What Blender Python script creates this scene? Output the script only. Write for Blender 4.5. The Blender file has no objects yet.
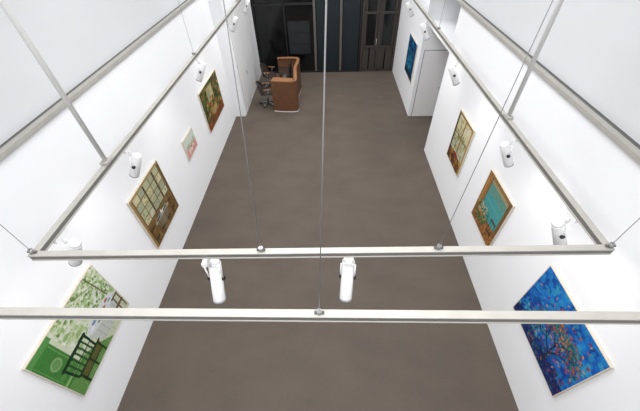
import bpy, bmesh, math, random
import numpy as np
from mathutils import Vector, Matrix
random.seed(3); np.random.seed(3)
S=bpy.context.scene
S.view_settings.view_transform='Standard'
S.view_settings.look='None'
COL=bpy.context.collection
H=5.5; XL=-3.28; XR=2.79; YB=13.35; YN=-2.5; ZC=6.4

def lin(c):
    return tuple(((v/255)/12.92 if v/255<=0.04045 else ((v/255+0.055)/1.055)**2.4) for v in c)
def mat(name,rgb,rough=.6,metal=0,noise=None,emit=None,bump=0):
    m=bpy.data.materials.new(name); m.use_nodes=True; nt=m.node_tree; b=nt.nodes['Principled BSDF']
    c=lin(rgb); b.inputs['Base Color'].default_value=(*c,1)
    b.inputs['Roughness'].default_value=rough; b.inputs['Metallic'].default_value=metal
    if noise:
        sc,amt=noise[:2]; stretch=noise[2] if len(noise)>2 else (1,1,1)
        tc=nt.nodes.new('ShaderNodeTexCoord'); mp=nt.nodes.new('ShaderNodeMapping'); mp.inputs['Scale'].default_value=stretch
        n=nt.nodes.new('ShaderNodeTexNoise'); n.inputs['Scale'].default_value=sc; n.inputs['Detail'].default_value=6
        r=nt.nodes.new('ShaderNodeValToRGB')
        r.color_ramp.elements[0].position=.3; r.color_ramp.elements[1].position=.7
        r.color_ramp.elements[0].color=(*[v*(1-amt) for v in c],1); r.color_ramp.elements[1].color=(*[min(1,v*(1+amt)) for v in c],1)
        nt.links.new(tc.outputs['Object'],mp.inputs[0]); nt.links.new(mp.outputs[0],n.inputs['Vector'])
        nt.links.new(n.outputs['Fac'],r.inputs[0]); nt.links.new(r.outputs[0],b.inputs['Base Color'])
    if emit:
        b.inputs['Emission Color'].default_value=(*c,1); b.inputs['Emission Strength'].default_value=emit
    return m
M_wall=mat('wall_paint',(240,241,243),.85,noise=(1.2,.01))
M_upper=mat('upper_wall_shade',(212,213,215),.9,noise=(1.0,.02))  # wall paint greyed, the weaker light up there put into its colour
M_ceil=mat('ceiling_paint',(225,225,225),.9)
M_white=mat('white_lacquer',(236,236,236),.4)
M_track=mat('track_aluminium',(172,170,163),.5,.1,noise=(9,.05))
M_rod=mat('rod_white',(205,205,203),.5)
M_tside=mat('track_side',(112,111,107),.55,.1)
M_trackd=mat('track_groove',(90,90,88),.6)
M_black=mat('black_plastic',(18,18,18),.45)
M_steel=mat('steel',(170,170,172),.3,.9)
M_cable=mat('cable_steel',(150,150,150),.4,.6)
M_frame=mat('pale_wood_frame',(206,196,180),.6,noise=(20,.08))
M_glass=mat('dark_glass',(10,13,15),.12)
M_dframe=mat('dark_frame',(24,24,25),.5)
M_post=mat('door_post_wood',(92,87,82),.5,noise=(14,.1,(1,1,.1)))
M_lattice=mat('door_wood_panel',(58,53,48),.5,noise=(14,.25,(1,1,.08)))
M_teal=mat('teal_panel',(9,24,29),.5,noise=(3,.2))
M_refl=mat('dim_reflection',(25,28,30),.7)  # tone of the dim reflection drawn on the rear glass
M_gap=mat('shadow_gap',(160,162,166),.8)
M_lens=mat('lamp_lens',(255,248,235),.3,emit=4)
M_desk=mat('desk_walnut',(104,69,45),.45,noise=(5,.22,(1,1,6)))
M_deskl=mat('desk_light_wood',(142,100,68),.45,noise=(5,.15,(6,1,1)))
M_deskd=mat('desk_inside',(50,36,28),.5,noise=(6,.15))
M_chair=mat('chair_dark_leather',(54,44,38),.5,noise=(8,.1))
M_screen=mat('monitor_screen',(20,24,34),.2)
M_blue=mat('blue_plastic',(50,80,150),.5)
M_paper=mat('paper',(225,225,220),.8)

def floor_mat():
    m=bpy.data.materials.new('floor_screed'); m.use_nodes=True; nt=m.node_tree; b=nt.nodes['Principled BSDF']
    tc=nt.nodes.new('ShaderNodeTexCoord')
    n1=nt.nodes.new('ShaderNodeTexNoise'); n1.inputs['Scale'].default_value=.9; n1.inputs['Detail'].default_value=8; n1.inputs['Roughness'].default_value=.65
    n2=nt.nodes.new('ShaderNodeTexNoise'); n2.inputs['Scale'].default_value=34; n2.inputs['Detail'].default_value=6; n2.inputs['Roughness'].default_value=.75
    mp=nt.nodes.new('ShaderNodeMapping'); mp.inputs['Scale'].default_value=(.9,1.5,1)
    n3=nt.nodes.new('ShaderNodeTexNoise'); n3.inputs['Scale'].default_value=1.3; n3.inputs['Detail'].default_value=6
    for n in (n1,n2): nt.links.new(tc.outputs['Object'],n.inputs['Vector'])
    nt.links.new(tc.outputs['Object'],mp.inputs[0]); nt.links.new(mp.outputs[0],n3.inputs['Vector'])
    a=nt.nodes.new('ShaderNodeMath'); a.operation='ADD'; nt.links.new(n1.outputs['Fac'],a.inputs[0]); nt.links.new(n2.outputs['Fac'],a.inputs[1])
    a2=nt.nodes.new('ShaderNodeMath'); a2.operation='ADD'; nt.links.new(a.outputs[0],a2.inputs[0]); nt.links.new(n3.outputs['Fac'],a2.inputs[1])
    r=nt.nodes.new('ShaderNodeMapRange'); r.inputs['From Min'].default_value=1.05; r.inputs['From Max'].default_value=1.95
    nt.links.new(a2.outputs[0],r.inputs['Value'])
    mx=nt.nodes.new('ShaderNodeMix'); mx.data_type='RGBA'
    mx.inputs['A'].default_value=(*lin((82,73,66)),1); mx.inputs['B'].default_value=(*lin((99,89,80)),1)
    nt.links.new(r.outputs[0],mx.inputs['Factor']); nt.links.new(mx.outputs['Result'],b.inputs['Base Color'])
    b.inputs['Roughness'].default_value=.7; b.inputs['Specular IOR Level'].default_value=.25
    return m
M_floor=floor_mat()

def link(o,parent=None):
    COL.objects.link(o)
    if parent is not None: o.parent=parent
    return o
def empty(name,loc=(0,0,0),rot=(0,0,0)):
    e=bpy.data.objects.new(name,None); e.location=loc; e.rotation_euler=rot; e.empty_display_size=.1
    return link(e)
def mesh_obj(name,bm,m,parent=None,smooth=False,bevel=0):
    me=bpy.data.meshes.new(name); bm.normal_update(); bm.to_mesh(me); bm.free()
    me.materials.append(m)
    if smooth:
        for p in me.polygons: p.use_smooth=True
    o=bpy.data.objects.new(name,me)
    if bevel:
        md=o.modifiers.new('bev','BEVEL'); md.width=bevel; md.segments=2; md.limit_method='ANGLE'
    return link(o,parent)
def box(name,x0,x1,y0,y1,z0,z1,m,parent=None,bevel=0):
    bm=bmesh.new()
    bmesh.ops.create_cube(bm,size=1,matrix=Matrix.Translation(((x0+x1)/2,(y0+y1)/2,(z0+z1)/2))@Matrix.Diagonal((abs(x1-x0),abs(y1-y0),abs(z1-z0),1)))
    return mesh_obj(name,bm,m,parent,bevel=bevel)
def cyl(name,p0,p1,r,m,parent=None,r2=None,seg=20,smooth=True,bevel=0):
    p0=Vector(p0);p1=Vector(p1);d=p1-p0
    bm=bmesh.new()
    q=d.to_track_quat('Z','Y').to_matrix().to_4x4()
    bmesh.ops.create_cone(bm,cap_ends=True,segments=seg,radius1=r,radius2=r if r2 is None else r2,depth=d.length,matrix=Matrix.Translation((p0+p1)/2)@q)
    for f in bm.faces: f.smooth=len(f.verts)==4 and smooth
    return mesh_obj(name,bm,m,parent,bevel=bevel)

# ---------------- room shell
box('floor',-6.5,6.5,YN,YB+.3,-.1,0,M_floor)
box('ceiling',-3.6,6.5,YN,YB+.3,ZC,ZC+.1,M_ceil)
ZR=3.75
box('wall_left',XL-.25,XL,YN,9.75,0,ZR-.02,M_wall)
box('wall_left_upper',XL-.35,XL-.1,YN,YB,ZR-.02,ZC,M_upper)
box('wall_left_rear',XL-.25,-2.94,9.75,YB,0,ZR-.02,M_wall)
box('wall_right',XR,XR+.2,YN,7.65,0,ZR-.02,M_wall)
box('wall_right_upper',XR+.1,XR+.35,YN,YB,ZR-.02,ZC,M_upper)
box('wall_right_rear',2.66,XR+.2,9.62,YB,0,ZR-.02,M_wall)
box('wall_corridor_rear',XR+.2,6.4,9.62,9.8,0,ZR-.02,M_wall)
box('wall_corridor_side',6.3,6.5,YN,9.62,0,ZR-.02,M_wall)
box('wall_corridor_front',XR+.2,6.3,7.45,7.65,0,ZR-.02,M_wall)
box('ceiling_corridor',XR,6.4,7.65,9.62,2.75,2.9,M_wall)
box('wall_front',-3.6,XR+.35,YN-.2,YN,0,ZC,M_wall)

# ---------------- rear glazed wall
box('wall_rear',-3.6,XR+.35,YB+.15,YB+.3,0,ZC,M_teal)
def glazing():
    e=empty('window_1')
    x0,x1=-2.94,2.66
    box('glass_panes',x0,1.25,YB+.06,YB+.08,.05,3.4,M_glass,e)
    for i,(x,w,m) in enumerate(((-2.94,.06,M_dframe),(-1.75,.05,M_dframe),(-.62,.09,M_post),(.4,.09,M_post),(1.18,.05,M_dframe))):
        box(f'mullion_{i}',x,x+w,YB,YB+.1,0,3.4,m,e)
    box('sill',x0,1.25,YB,YB+.1,0,.06,M_dframe,e)
    box('transom',x0,-.62,YB,YB+.1,2.5,2.56,M_dframe,e)
    box('teal_panel',-.5,.38,YB+.02,YB+.055,.06,3.4,M_teal,e)
    box('teal_panel_b',.52,1.15,YB+.02,YB+.055,.06,3.4,M_teal,e)
    box('reflection_back',-1.62,-.8,YB+.04,YB+.058,.75,1.95,M_refl,e)  # shelf-like grid laid on the glass, standing for a dim reflection
    for z in (.75,1.15,1.55,1.93): box('reflection_bar',-1.64,-.78,YB+.03,YB+.058,z,z+.03,M_dframe,e)
    for x in (-1.64,-1.22,-.8): box('reflection_post',x,x+.025,YB+.03,YB+.058,.75,1.95,M_dframe,e)
    box('fascia',x0,x1,YB,YB+.1,3.4,4.0,M_dframe,e)
    d=empty('door_1')
    box('glass',1.3,2.6,YB+.06,YB+.08,.05,3.3,M_glass,d)
    for x in (1.26,1.9,2.58): box('stile',x,x+.07,YB-.02,YB+.1,0,3.4,M_lattice,d)
    for z in (0,.95,2.15,3.2): box('rail',1.33,2.58,YB,YB+.09,z,z+.07,M_lattice,d)
    for xa,xb in ((1.33,1.6),(1.63,1.9),(1.97,2.25),(2.28,2.58)):
        box('lower_panel',xa+.015,xb-.015,YB+.04,YB+.058,.08,.94,M_lattice,d,bevel=.004)
    for xa,xb in ((1.33,1.45),(1.78,1.9),(1.97,2.09),(2.46,2.58)):
        box('upper_plank',xa+.01,xb-.01,YB+.04,YB+.058,1.03,3.2,M_lattice,d,bevel=.004)
    cyl('handle',(1.86,YB-.06,.9),(1.86,YB-.06,1.3),.015,M_steel,d)
glazing()

d=empty('door_2')
for y0,y1 in ((10.0,10.95),(10.98,11.93),(11.96,12.95)):
    box('leaf',-2.942,-2.925,y0,y1,.02,3.0,M_white,d,bevel=.003)
box('gap_panel',-2.941,-2.935,9.97,12.98,.0,3.03,M_gap,d)
cyl('handle',(-2.9,10.88,1.0),(-2.9,10.88,1.15),.012,M_steel,d)

d=empty('door_3')
box('gap_panel',2.76,3.66,9.60,9.618,0,2.13,M_gap,d)
box('leaf',2.79,3.63,9.585,9.615,.01,2.1,M_white,d,bevel=.004)
cyl('handle_stem',(3.53,9.585,1.02),(3.53,9.53,1.02),.012,M_steel,d)
cyl('handle',(3.53,9.53,1.02),(3.41,9.53,1.02),.011,M_steel,d)

# ---------------- tracks
def track(name,a,b,w=.05,h=.05):
    a=Vector(a);b=Vector(b);d=b-a;L=d.length
    e=empty(name); T=Matrix.Translation(a)@Matrix.Rotation(math.atan2(d.y,d.x),4,'Z')
    def B(n,u0,u1,z0,z1,m,bv=0):
        o=box(n,0,L,u0,u1,z0,z1,m,e,bevel=bv); o.data.transform(T)
    B('top_flange',-w/2,w/2,h/2-.012,h/2,M_track,.003)
    B('web',-w/2+.005,w/2-.005,-h/2+.012,h/2-.012,M_tside)
    B('bottom_flange',-w/2,w/2,-h/2,-h/2+.012,M_track,.003)
    B('groove',-w/5,w/5,-h/2-.002,-h/2+.001,M_trackd)
    return e
ZT=3.65; TL=-2.19; TR=1.965; YC=1.34
track('lighting_track',(TL,1.29,ZT),(TL,12.9,ZT),.05,.06)
track('lighting_track',(TR,1.35,ZT),(TR,12.9,ZT),.05,.06)
track('lighting_track',(TL-.03,1.295,ZT),(TR+.03,1.355,ZT),.05,.06)
track('lighting_track',(XL+.01,.85,ZT),(XR-.01,.85,ZT),.052,.07)
for n,x0,x1 in (('trim_1',XL-.02,XL+.05),('trim_2',XR-.05,XR+.02)):
    box(n,x0,x1,YN,YB,ZR-.035,ZR+.02,M_track,bevel=.004)
box('ledge_shade_left',XL-.1,XL-.02,YN,YB,ZR-.02,ZR,M_trackd)  # dark strip along the ledge, shade above the rail painted in
box('ledge_shade_right',XR+.02,XR+.1,YN,YB,ZR-.02,ZR,M_trackd)  # right-hand ledge, same painted-in shade
for x,y in ((TL,2.38),(TR,3.12),(TL,8.6),(TR,9.4)):
    e=empty('suspension_rod')
    cyl('rod',(x,y,ZT+.03),(x,y,ZC),.021,M_rod,e)
    box('clamp',x-.035,x+.035,y-.05,y+.05,ZT+.03,ZT+.055,M_track,e)
for x,y,dx in ((TL,1.3,0),(TR,1.355,0),(-.5,1.32,.2),(.77,1.34,.08),(-.07,.85,.105),(TL,5.2,0),(TR,6.2,0)):
    e=empty('suspension_cable')
    cyl('cable',(x,y,ZT+.06),(x+dx,y,ZC),.0024,M_cable,e,seg=6)
    cyl('gripper',(x,y,ZT+.035),(x,y,ZT+.07),.016,M_steel,e,seg=12)
    cyl('ring',(x-.03,y,ZT+.045),(x+.03,y,ZT+.045),.01,M_trackd,e,seg=10)

# ---------------- spotlights
def spot(x,y,aim,power=32,L=.29,drop=.23):
    e=empty('track_spotlight',(x,y,ZT-.036))
    box('adapter',-.018,.018,-.07,.07,-.04,0,M_white,e,bevel=.004)
    cyl('stem',(0,0,-.03),(0,0,-.12),.013,M_white,e,seg=12)
    p=Vector((0,0,-drop)); a=Vector(aim).normalized()
    t=p-a*(L*.42); b=p+a*(L*.58)
    side=a.cross(Vector((0,0,1))); side=side.normalized()
    top=Vector((0,0,-.12))
    cyl('yoke_bar',top-side*.054,top+side*.054,.007,M_white,e,seg=10)
    for s in (-1,1):
        cyl('yoke_arm',top+side*.054*s,p+side*.056*s,.006,M_white,e,seg=8)
        cyl('knob',p+side*.05*s,p+side*.068*s,.019,M_black,e,seg=12)
    cyl('body',t,b,.05,M_white,e,seg=28,bevel=.004)
    cyl('rear_cap',t-a*.02,t,.036,M_white,e,r2=.047,seg=28)
    cyl('front_ring',b,b+a*.014,.051,M_gap,e,seg=28)
    cyl('lens',b+a*.014,b+a*.017,.038,M_lens,e,seg=24)
    ld=bpy.data.lights.new('lamp','SPOT'); ld.energy=power; ld.spot_size=math.radians(100); ld.spot_blend=1; ld.shadow_soft_size=.12
    ld.color=(1,.97,.94)
    lo=bpy.data.objects.new('lamp',ld); link(lo,e); lo.location=b+a*.03
    lo.rotation_euler=(-a).to_track_quat('Z','Y').to_euler()
PW=20
for y in (1.53,2.73,5.29,7.95,9.5): spot(TL,y,(-.5,0,-.86),PW)
for y in (1.74,2.87,4.97,7.11,8.8): spot(TR,y,(.5,0,-.86),PW)
spot(-.925,1.315,(0,-.45,-.88),12,.34,.30); spot(.135,1.33,(-.06,-.45,-.88),12,.34,.29)

# ---------------- ambient: unseen soft fill lights added below the ceiling
for i,y in enumerate((0,4.5,9,12)):
    ld=bpy.data.lights.new('ambient_fill','AREA'); ld.shape='RECTANGLE'; ld.size=3.6; ld.size_y=3; ld.energy=(184,184,180,150)[i]; ld.spread=math.radians(165)
    ld.color=(.99,.992,1)
    lo=bpy.data.objects.new('ambient_fill',ld); link(lo); lo.location=(-.25,y,ZC-.08)
W=bpy.data.worlds.new('World'); S.world=W; W.use_nodes=True
W.node_tree.nodes['Background'].inputs[0].default_value=(.8,.85,.9,1); W.node_tree.nodes['Background'].inputs[1].default_value=.3

# ---------------- paintings (vertex painted canvases)
class Cv:
    def __init__(s,n,m,c):
        s.n,s.m=n,m; s.a=np.zeros((m,n,3)); s.a[:]=c
        s.X,s.Y=np.meshgrid(np.linspace(0,1,n),np.linspace(0,1,m))
    def mix(s,mask,c,al=1): 
        mk=(mask.astype(float)*al)[...,None]
        s.a=s.a*(1-mk)+np.array(c,float)*mk
    def rect(s,x0,y0,x1,y1,c,al=1): s.mix((s.X>=x0)&(s.X<=x1)&(s.Y>=y0)&(s.Y<=y1),c,al)
    def ell(s,cx,cy,rx,ry,c,al=1): s.mix((((s.X-cx)/rx)**2+((s.Y-cy)/ry)**2)<=1,c,al)
    def line(s,x0,y0,x1,y1,w,c,al=1):
        dx,dy=x1-x0,y1-y0;L=dx*dx+dy*dy+1e-9
        t=np.clip(((s.X-x0)*dx+(s.Y-y0)*dy)/L,0,1)
        s.mix(np.hypot(s.X-x0-t*dx,s.Y-y0-t*dy)<=w/2,c,al)
    def poly(s,pts,c,al=1):
        ins=np.zeros(s.X.shape,bool);n=len(pts)
        for i in range(n):
            xa,ya=pts[i];xb,yb=pts[(i+1)%n]
            if ya==yb: continue
            cr=((ya>s.Y)!=(yb>s.Y))&(s.X<(xb-xa)*(s.Y-ya)/(yb-ya)+xa); ins^=cr
        s.mix(ins,c,al)
    def dabs(s,x0,y0,x1,y1,k,r,cols,al=.8):
        for _ in range(k):
            s.ell(random.uniform(x0,x1),random.uniform(y0,y1),r*random.uniform(.5,1.4),r*random.uniform(.5,1.4),random.choice(cols),al)
    def grain(s,a=6): s.a=np.clip(s.a+np.random.randn(s.m,s.n,1)*a,0,255)
def mcanvas():
    m=bpy.data.materials.new('painted_canvas'); m.use_nodes=True; nt=m.node_tree; b=nt.nodes['Principled BSDF']
    at=nt.nodes.new('ShaderNodeAttribute'); at.attribute_name='paint'
    nt.links.new(at.outputs['Color'],b.inputs['Base Color']); b.inputs['Roughness'].default_value=.6
    b.inputs['Specular IOR Level'].default_value=.25
    return m
M_canvas=mcanvas()
def painting(side,wx,y0,y1,z0,z1,cv):
    e=empty('framed_painting',(wx,(y0+y1)/2,(z0+z1)/2))
    w,h=y1-y0,z1-z0; sg=1 if side=='L' else -1
    n,m=cv.n,cv.m
    X=.033*sg
    s,t=cv.X,cv.Y
    yy=(s-.5)*(w-.014)*sg; zz=(t-.5)*(h-.014)
    verts=[(X,float(yy[j,i]),float(zz[j,i])) for j in range(m) for i in range(n)]
    faces=[(j*n+i,j*n+i+1,(j+1)*n+i+1,(j+1)*n+i) for j in range(m-1) for i in range(n-1)]
    me=bpy.data.meshes.new('canvas'); me.from_pydata(verts,[],faces); me.materials.append(M_canvas)
    ca=me.color_attributes.new('paint','FLOAT_COLOR','POINT')
    a=np.clip(cv.a*.91/255,0,1); a=np.where(a<=.04045,a/12.92,((a+.055)/1.055)**2.4)
    buf=np.ones((m*n,4),np.float32); buf[:,:3]=a.reshape(-1,3); ca.data.foreach_set('color',buf.ravel())
    link(bpy.data.objects.new('canvas',me),e)
    xa,xb=sorted((0.004*sg,.036*sg)); f=.009
    box('frame_bottom',xa,xb,-w/2,w/2,-h/2,-h/2+f,M_frame,e)
    box('frame_top',xa,xb,-w/2,w/2,h/2-f,h/2,M_frame,e)
    box('frame_side_a',xa,xb,-w/2,-w/2+f,-h/2+f,h/2-f,M_frame,e)
    box('frame_side_b',xa,xb,w/2-f,w/2,-h/2+f,h/2-f,M_frame,e)
    xa,xb=sorted((0.004*sg,.03*sg)); box('stretcher',xa,xb,-w/2+f,w/2-f,-h/2+f,h/2-f,M_frame,e)

# L1 green garden room
c=Cv(200,176,(214,224,196))
c.dabs(.25,.45,1,1,260,.03,[(226,232,212),(200,214,170),(172,196,136),(234,238,228),(150,178,112)])
c.dabs(.3,.8,1,1,190,.016,[(96,134,62),(140,172,92),(200,214,170),(226,232,212)])
c.dabs(.68,.52,1,.82,110,.014,[(60,96,50),(110,148,80),(226,230,214),(150,180,110)])
c.line(.9,.5,.84,.98,.014,(86,92,60)); c.line(.86,.8,.6,.96,.008,(86,92,60)); c.line(.52,.52,.5,1,.012,(226,230,214))
c.rect(0,.0,1,.4,(208,214,186)); c.poly([(0,0),(.62,0),(.45,.22),(.28,.36),(0,.4)],(100,148,76))
for k in range(7): c.line(.08+.15*k,0,.22+.11*k,.4,.006,(150,172,118))
for k in range(4): c.line(.1,.05+.1*k,1,.05+.1*k,.005,(150,172,118),.6)
c.rect(0,.3,.27,1,(66,130,58)); c.rect(.235,.34,.275,1,(212,218,190)); c.rect(0,.34,.28,.375,(150,186,120)); c.rect(0,.92,.27,1,(90,150,78))
for x in (.02,.21): c.line(x,.4,x,.9,.008,(104,160,88))
c.ell(.12,.66,.06,.075,(140,176,116)); c.ell(.12,.66,.045,.055,(104,152,88)); c.rect(.04,.44,.2,.5,(90,146,74))
c.ell(.7,.42,.26,.11,(228,230,228)); c.poly([(.44,.41),(.96,.41),(.88,.12),(.54,.12)],(200,206,198)); c.ell(.7,.43,.24,.09,(220,224,226))
for x in (.56,.63,.7,.78,.86): c.line(x,.32,x+.005,.12,.009,(172,180,168))
for x,z,rx,rz,k in ((.6,.46,.045,.022,(120,146,170)),(.76,.43,.04,.022,(186,112,70)),(.68,.5,.018,.05,(90,130,90)),(.68,.56,.035,.03,(240,240,230)),(.84,.47,.03,.018,(170,80,50)),(.64,.39,.03,.014,(90,110,90)),(.72,.38,.02,.012,(150,60,44)),(.54,.43,.03,.015,(246,246,246)),(.87,.42,.03,.014,(110,140,160))): c.ell(x,z,rx,rz,k)
g=(22,50,28); g2=(42,82,42)
c.poly([(.12,.1),(.46,.12),(.49,.24),(.15,.24)],(96,96,48))
for x in (.17,.225,.28,.335,.39): c.line(x,.22,x-.01,.5,.02,g2)
c.line(.1,.51,.44,.52,.05,g); c.line(.13,.36,.42,.37,.016,g); c.line(.13,.23,.49,.24,.03,g); c.line(.13,.1,.46,.11,.02,g)
for x in (.14,.3,.46): c.line(x,0,x,.24,.022,g)
c.line(.12,.24,.1,.52,.024,g); c.line(.43,.24,.44,.52,.024,g)
c.line(.9,.05,.91,.36,.016,(84,58,34)); c.line(.98,.05,.98,.36,.016,(84,58,34)); c.line(.89,.36,.99,.36,.03,(84,58,34)); c.line(.86,.2,.99,.2,.035,(110,76,42))
c.grain(7); painting('L',XL,.98,2.29,.91,2.03,c)

# L2 ochre interior with windows
c=Cv(120,126,(140,112,68))
c.rect(.06,.42,.94,.97,(104,84,52))
for i in range(5):
    for j in range(4):
        x=.08+.172*i;z=.45+.13*j
        c.rect(x,z,x+.15,z+.115,random.choice([(206,204,176),(186,188,152),(214,204,164),(170,174,146)]))
c.dabs(.1,.45,.9,.85,130,.018,[(150,158,112),(136,140,96),(200,188,146),(120,118,76)],.5)
c.rect(.38,.45,.41,.97,(84,64,40)); c.rect(.72,.45,.745,.97,(84,64,40))
c.rect(0,0,1,.4,(118,88,50)); c.dabs(0,0,1,.38,110,.035,[(138,106,62),(98,70,40),(156,130,82)],.6)
c.ell(.5,.3,.26,.06,(176,170,150)); c.poly([(.28,.28),(.72,.28),(.66,.12),(.34,.12)],(132,120,96))
c.ell(.42,.33,.04,.03,(110,150,168)); c.ell(.56,.33,.05,.025,(222,222,216)); c.ell(.64,.38,.02,.05,(90,120,90)); c.ell(.5,.36,.02,.03,(240,240,230))
for bx in (.08,.3,.56,.78):
    c.rect(bx,.1,bx+.12,.13,(54,36,22))
    for k in range(4): c.line(bx+.04*k,.02,bx+.04*k,.32,.01,(60,40,24))
    c.line(bx,.32,bx+.12,.32,.018,(54,36,22))
c.rect(0,0,.05,1,(160,132,82)); c.rect(.95,0,1,1,(104,76,44)); c.rect(0,.96,1,1,(172,146,98))
c.grain(9); painting('L',XL,3.43,4.58,.83,2.05,c)

# L3 small pink
c=Cv(50,44,(226,184,178))
c.rect(0,.55,1,1,(222,228,216)); c.rect(0,.42,1,.55,(176,200,166)); c.dabs(0,.42,1,.62,26,.05,[(150,184,140),(206,220,196)])
c.rect(0,0,1,.42,(226,160,152)); c.ell(.5,.3,.28,.12,(236,214,208)); c.dabs(.2,.1,.8,.45,14,.045,[(180,60,50),(236,236,230),(206,110,100)])
c.grain(5); painting('L',XL,5.69,6.31,1.19,1.68,c)

# L4 green/orange
c=Cv(100,80,(66,84,46))
c.dabs(0,0,1,1,300,.04,[(46,68,36),(88,106,56),(140,110,54),(36,46,28),(160,118,56)])
c.rect(.32,.55,.62,.9,(180,164,116)); c.rect(.35,.6,.45,.86,(150,160,130)); c.rect(.48,.6,.59,.86,(196,182,136))
c.rect(.0,.0,1,.22,(136,76,38)); c.dabs(0,0,1,.25,40,.05,[(166,92,46),(110,56,28),(84,76,38)])
c.ell(.5,.3,.18,.1,(166,148,104)); c.dabs(.2,.25,1,.8,70,.035,[(184,100,46),(56,84,46),(200,160,80)])
c.grain(9); painting('L',XL,7.25,8.79,.91,2.02,c)

# R1 ultramarine garden
c=Cv(200,190,(16,94,182))
c.dabs(0,0,1,1,400,.05,[(12,78,164),(24,114,200),(14,64,142),(30,134,208)],.6)
c.dabs(0,.55,1,1,140,.03,[(36,140,214),(20,108,200),(60,160,196)],.6)
for k in range(60):
    x=random.random();z=random.uniform(.5,1); c.line(x,z,x+.05,z+random.uniform(-.02,.02),.006,random.choice([(60,164,216),(12,72,160)]))
c.rect(0,0,1,.2,(16,40,100)); c.dabs(0,0,1,.26,240,.018,[(26,34,96),(64,46,112),(18,84,140),(84,54,84),(40,110,120),(14,30,70)])
c.dabs(0,.16,.5,.42,130,.018,[(40,150,200),(16,70,150),(90,180,200),(20,50,110),(60,110,150)],.8)
def br(x,y,a,l,w,dep):
    x2,y2=x+l*math.cos(a),y+l*math.sin(a); c.line(x,y,x2,y2,w,(18,44,60)); tips.append((x2,y2))
    if dep==0: return
    for da in (-.6,.05,.62): br(x2,y2,a+da+random.uniform(-.25,.25),l*.74,max(.006,w*.65),dep-1)
tips=[]; br(.66,.04,1.65,.22,.03,4)
for x,y in tips:
    for _ in range(5):
        X_,Y_=x+random.gauss(0,.035),y+random.gauss(0,.035); a=random.uniform(0,6.28)
        if .02<X_<.98 and .02<Y_<.98: c.line(X_,Y_,X_+.022*math.cos(a),Y_+.022*math.sin(a),.012,random.choice([(26,94,90),(54,130,110),(20,60,90),(90,160,140),(160,74,56)]),.9)
for _ in range(190):
    x=random.gauss(.62,.22);y=random.gauss(.52,.24); a=random.uniform(0,6.28)
    if .03<x<.97 and .04<y<.96: c.line(x,y,x+.02*math.cos(a),y+.02*math.sin(a),random.choice((.012,.018)),random.choice([(190,70,52),(210,108,64),(150,44,50),(60,130,116),(210,150,100),(110,50,90)]),.9)
c.grain(10); painting('R',XR,1.04,2.23,1.0,2.13,c)

# R2 teal sea seen from a planted terrace
c=Cv(110,120,(72,156,158))
for k in range(44): c.line(0,.33+.0125*k,1,.33+.0125*k+random.uniform(-.01,.01),.008,random.choice([(58,142,148),(84,168,166),(74,156,160),(98,172,164)]))
c.poly([(0,.66),(.5,.74),(.8,.72),(1,.8),(1,.88),(0,.88)],(110,146,128),.7)
c.rect(0,.88,1,1,(160,150,112)); c.rect(0,.94,1,1,(150,112,66))
c.rect(0,.1,.17,1,(158,112,60)); c.rect(.05,.3,.08,.9,(186,140,80)); c.rect(.17,.2,.2,.95,(104,78,46)); c.rect(.9,.1,1,1,(120,88,52))
c.poly([(0,0),(1,0),(1,.34),(.45,.3),(0,.36)],(146,98,54)); c.dabs(0,0,1,.3,110,.03,[(184,108,54),(116,78,42),(90,94,50),(196,130,70)],.7)
c.dabs(.08,.12,.58,.44,120,.022,[(64,100,56),(92,124,72),(50,80,48),(120,140,90)])
c.dabs(.15,.24,.5,.46,42,.016,[(216,214,196),(206,130,70),(180,196,166),(220,190,150)])
c.line(.68,.05,.7,.44,.02,(70,50,34)); c.line(.86,.05,.86,.44,.02,(70,50,34)); c.line(.68,.44,.87,.44,.03,(80,56,36)); c.rect(.66,.18,.88,.22,(80,56,36)); c.line(.77,.2,.77,.44,.014,(80,56,36))
c.grain(8); painting('R',XR,3.3,4.19,.99,2.08,c)

# R3 warm view through an open window
c=Cv(90,104,(196,196,168))
c.rect(0,.62,1,1,(214,204,158)); c.dabs(.1,.6,.95,1,50,.05,[(222,208,150),(206,210,190),(198,178,120),(226,222,200)],.6)
c.dabs(.1,.3,.9,.68,150,.03,[(150,150,90),(120,128,76),(186,160,90),(170,180,150),(196,206,200)],.75)
c.line(.3,.25,.34,.9,.02,(96,70,44)); c.line(.34,.7,.2,.92,.012,(96,70,44)); c.line(.33,.6,.5,.84,.012,(96,70,44))
c.rect(.5,.26,.545,.98,(130,96,56)); c.rect(.06,.6,.94,.625,(130,96,56)); 
c.rect(0,0,1,.26,(100,66,36)); c.dabs(0,0,1,.28,50,.045,[(160,92,42),(72,46,28),(180,146,70)])
c.rect(0,0,.08,1,(78,56,36)); c.rect(.92,0,1,1,(176,144,84)); c.rect(0,.96,1,1,(150,116,66)); c.ell(.5,.24,.2,.05,(136,52,36))
c.grain(8); painting('R',XR,5.2,6.05,1.04,2.18,c)

# R4 deep blue
c=Cv(70,70,(14,70,118))
c.dabs(0,0,1,1,160,.08,[(8,44,96),(18,104,150),(26,130,168),(10,36,70)],.8)
c.dabs(.2,.2,.8,.7,20,.05,[(50,160,176),(18,80,80)]); c.rect(0,0,1,.15,(12,36,62))
c.grain(6); painting('R',2.66,9.95,11.1,1.0,2.15,c)

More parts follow.
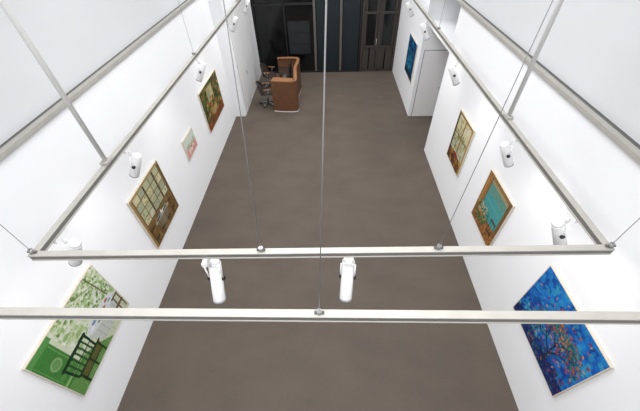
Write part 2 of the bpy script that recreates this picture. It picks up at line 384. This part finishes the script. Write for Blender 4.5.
# ---------------- reception desk
def bez(pts,n=8):
    out=[];P=[Vector(p) for p in pts];N=len(P)
    for i in range(N-1):
        p0=P[max(i-1,0)];p1=P[i];p2=P[i+1];p3=P[min(i+2,N-1)]
        for k in range(n):
            t=k/n
            out.append(.5*((2*p1)+(-p0+p2)*t+(2*p0-5*p1+4*p2-p3)*t*t+(-p0+3*p1-3*p2+p3)*t**3))
    out.append(P[-1]); return out
def strip(name,path,thick,z0,z1,m,parent):
    bm=bmesh.new();n=len(path);rings=[]
    for i,p in enumerate(path):
        a=path[max(i-1,0)];b=path[min(i+1,n-1)];d=(b-a).normalized();nr=Vector((-d.y,d.x))
        q=p+nr*thick
        rings.append([bm.verts.new((p.x,p.y,z0)),bm.verts.new((p.x,p.y,z1)),bm.verts.new((q.x,q.y,z1)),bm.verts.new((q.x,q.y,z0))])
    for i in range(n-1):
        for k in range(4): bm.faces.new((rings[i][k],rings[i+1][k],rings[i+1][(k+1)%4],rings[i][(k+1)%4]))
    bm.faces.new(rings[0][::-1]);bm.faces.new(rings[-1])
    bmesh.ops.recalc_face_normals(bm,faces=bm.faces)
    return mesh_obj(name,bm,m,parent,bevel=.006)
def slab(name,pts,z0,z1,m,parent):
    bm=bmesh.new();lo=[bm.verts.new((p[0],p[1],z0)) for p in pts];hi=[bm.verts.new((p[0],p[1],z1)) for p in pts];n=len(pts)
    bm.faces.new(lo[::-1]);bm.faces.new(hi)
    for i in range(n): bm.faces.new((lo[i],lo[(i+1)%n],hi[(i+1)%n],hi[i]))
    bmesh.ops.recalc_face_normals(bm,faces=bm.faces)
    return mesh_obj(name,bm,m,parent,bevel=.006)
e=empty('reception_desk')
path=bez([(-1.97,10.06),(-1.6,10.0),(-1.2,10.0),(-1.1,10.14),(-1.13,10.6),(-1.17,11.1),(-1.13,11.6),(-1.13,11.95),(-1.3,12.1),(-1.7,12.12),(-1.97,12.1)])
strip('outer_shell',path,.05,.035,1.08,M_desk,e)
strip('counter_rim',path,.11,1.08,1.11,M_deskl,e)
strip('plinth',path,.04,0,.035,M_white,e)
inner=[(-1.95,10.2),(-1.6,10.1),(-1.3,10.1),(-1.17,10.2),(-1.22,11.0),(-1.2,11.5),(-1.2,11.95),(-1.5,12.05),(-1.95,12.04),(-1.9,11.6),(-1.75,11.3),(-1.72,10.9),(-1.88,10.6)]
slab('worktop',inner,.72,.75,M_deskd,e)
slab('near_cabinet',[(-1.95,10.12),(-1.3,10.07),(-1.2,10.3),(-1.92,10.42)],.035,1.079,M_deskl,e)
slab('far_pedestal',[(-1.9,11.6),(-1.3,11.6),(-1.3,11.95),(-1.9,11.95)],.0,.72,M_desk,e)
mo=empty('computer_monitor',(-1.42,11.15,.752))
cyl('foot',(0,0,0),(0,0,.015),.1,M_black,mo); cyl('neck',(0,0,.015),(0,0,.2),.015,M_black,mo)
box('housing',.0,.03,-.26,.26,.12,.44,M_black,mo,bevel=.005); box('screen',-.004,0,-.25,.25,.13,.43,M_screen,mo)
kb=empty('keyboard',(-1.62,11.15,.752)); box('tray',-.07,.07,-.2,.2,0,.02,M_black,kb,bevel=.004)
for r in range(4): box('key_row',-.06+.03*r,-.037+.03*r,-.19,.19,.02,.026,M_trackd,kb)
pf=empty('document_tray',(-1.45,10.7,.752)); box('tray',-.12,.12,-.15,.15,0,.03,M_blue,pf); box('sheets',-.1,.1,-.13,.13,.03,.045,M_paper,pf)

# ---------------- office chairs
def chair(x,y,rz):
    e=empty('office_chair',(x,y,0),(0,0,rz))
    for k in range(5):
        a=k*2*math.pi/5+.3; dx,dy=math.cos(a),math.sin(a)
        cyl('base_leg',(0,0,.11),(dx*.29,dy*.29,.075),.022,M_steel,e,r2=.014,seg=10)
        cyl('caster',(dx*.29-dy*.018,dy*.29+dx*.018,.03),(dx*.29+dy*.018,dy*.29-dx*.018,.03),.03,M_black,e,seg=14)
        cyl('caster_pin',(dx*.29,dy*.29,.04),(dx*.29,dy*.29,.08),.008,M_steel,e,seg=8)
    cyl('column',(0,0,.1),(0,0,.42),.025,M_steel,e,seg=14)
    N=10; bm=bmesh.new(); g=[]
    for j in range(N+1):
        row=[]
        for i in range(N+1):
            u=i/N*2-1;v=j/N*2-1
            rx=u*math.sqrt(1-v*v*.35)*.25; ry=v*math.sqrt(1-u*u*.35)*.25
            row.append(bm.verts.new((rx,ry,.45+.03*(v*v)-.03*max(0,u)**2)))
        g.append(row)
    for j in range(N):
        for i in range(N): bm.faces.new((g[j][i],g[j][i+1],g[j+1][i+1],g[j+1][i]))
    o=mesh_obj('seat',bm,M_chair,e,smooth=True); md=o.modifiers.new('s','SOLIDIFY'); md.thickness=.045; md.offset=0
    bm=bmesh.new(); g=[]
    for j in range(N+1):
        row=[];z=.5+.38*j/N
        for i in range(N+1):
            a=(i/N*2-1)*1.15; wv=1-.25*(j/N)**3
            row.append(bm.verts.new((.0-.25*math.cos(a)-.07*(j/N),.25*math.sin(a)*wv,z-.12*(abs(a)/1.15)**3*(j/N))))
        g.append(row)
    for j in range(N):
        for i in range(N): bm.faces.new((g[j][i],g[j][i+1],g[j+1][i+1],g[j+1][i]))
    o=mesh_obj('backrest',bm,M_chair,e,smooth=True); md=o.modifiers.new('s','SOLIDIFY'); md.thickness=.03; md.offset=0
    for s in (-1,1):
        cyl('arm_post',(0,.27*s,.45),(.04,.28*s,.66),.012,M_steel,e,seg=8); cyl('arm_link',(0,.2*s,.44),(0,.27*s,.45),.012,M_steel,e,seg=8)
        box('arm_pad',-.12,.14,.28*s-.025,.28*s+.025,.66,.685,M_deskl,e,bevel=.008)
    cyl('back_spine',(-.1,0,.42),(-.27,0,.56),.014,M_steel,e,seg=8)
chair(-2.25,10.6,.25); chair(-2.35,12.05,-.2)

# ---------------- camera
f,pit,yaw,roll=309.36,math.radians(45.662),math.radians(-2.719),math.radians(-2.188)
F=Vector((math.sin(yaw)*math.cos(pit),math.cos(yaw)*math.cos(pit),-math.sin(pit)))
R=Vector((math.cos(yaw),-math.sin(yaw),0)); U=R.cross(F)
R2=R*math.cos(roll)+U*math.sin(roll); U2=-R*math.sin(roll)+U*math.cos(roll)
cd=bpy.data.cameras.new('camera'); cd.sensor_width=36; cd.lens=f*36/640; cd.clip_start=.05
co=bpy.data.objects.new('camera',cd); link(co)
mw=Matrix((R2,U2,-F)).transposed().to_4x4(); mw.translation=(0,0,H); co.matrix_world=mw
S.camera=co
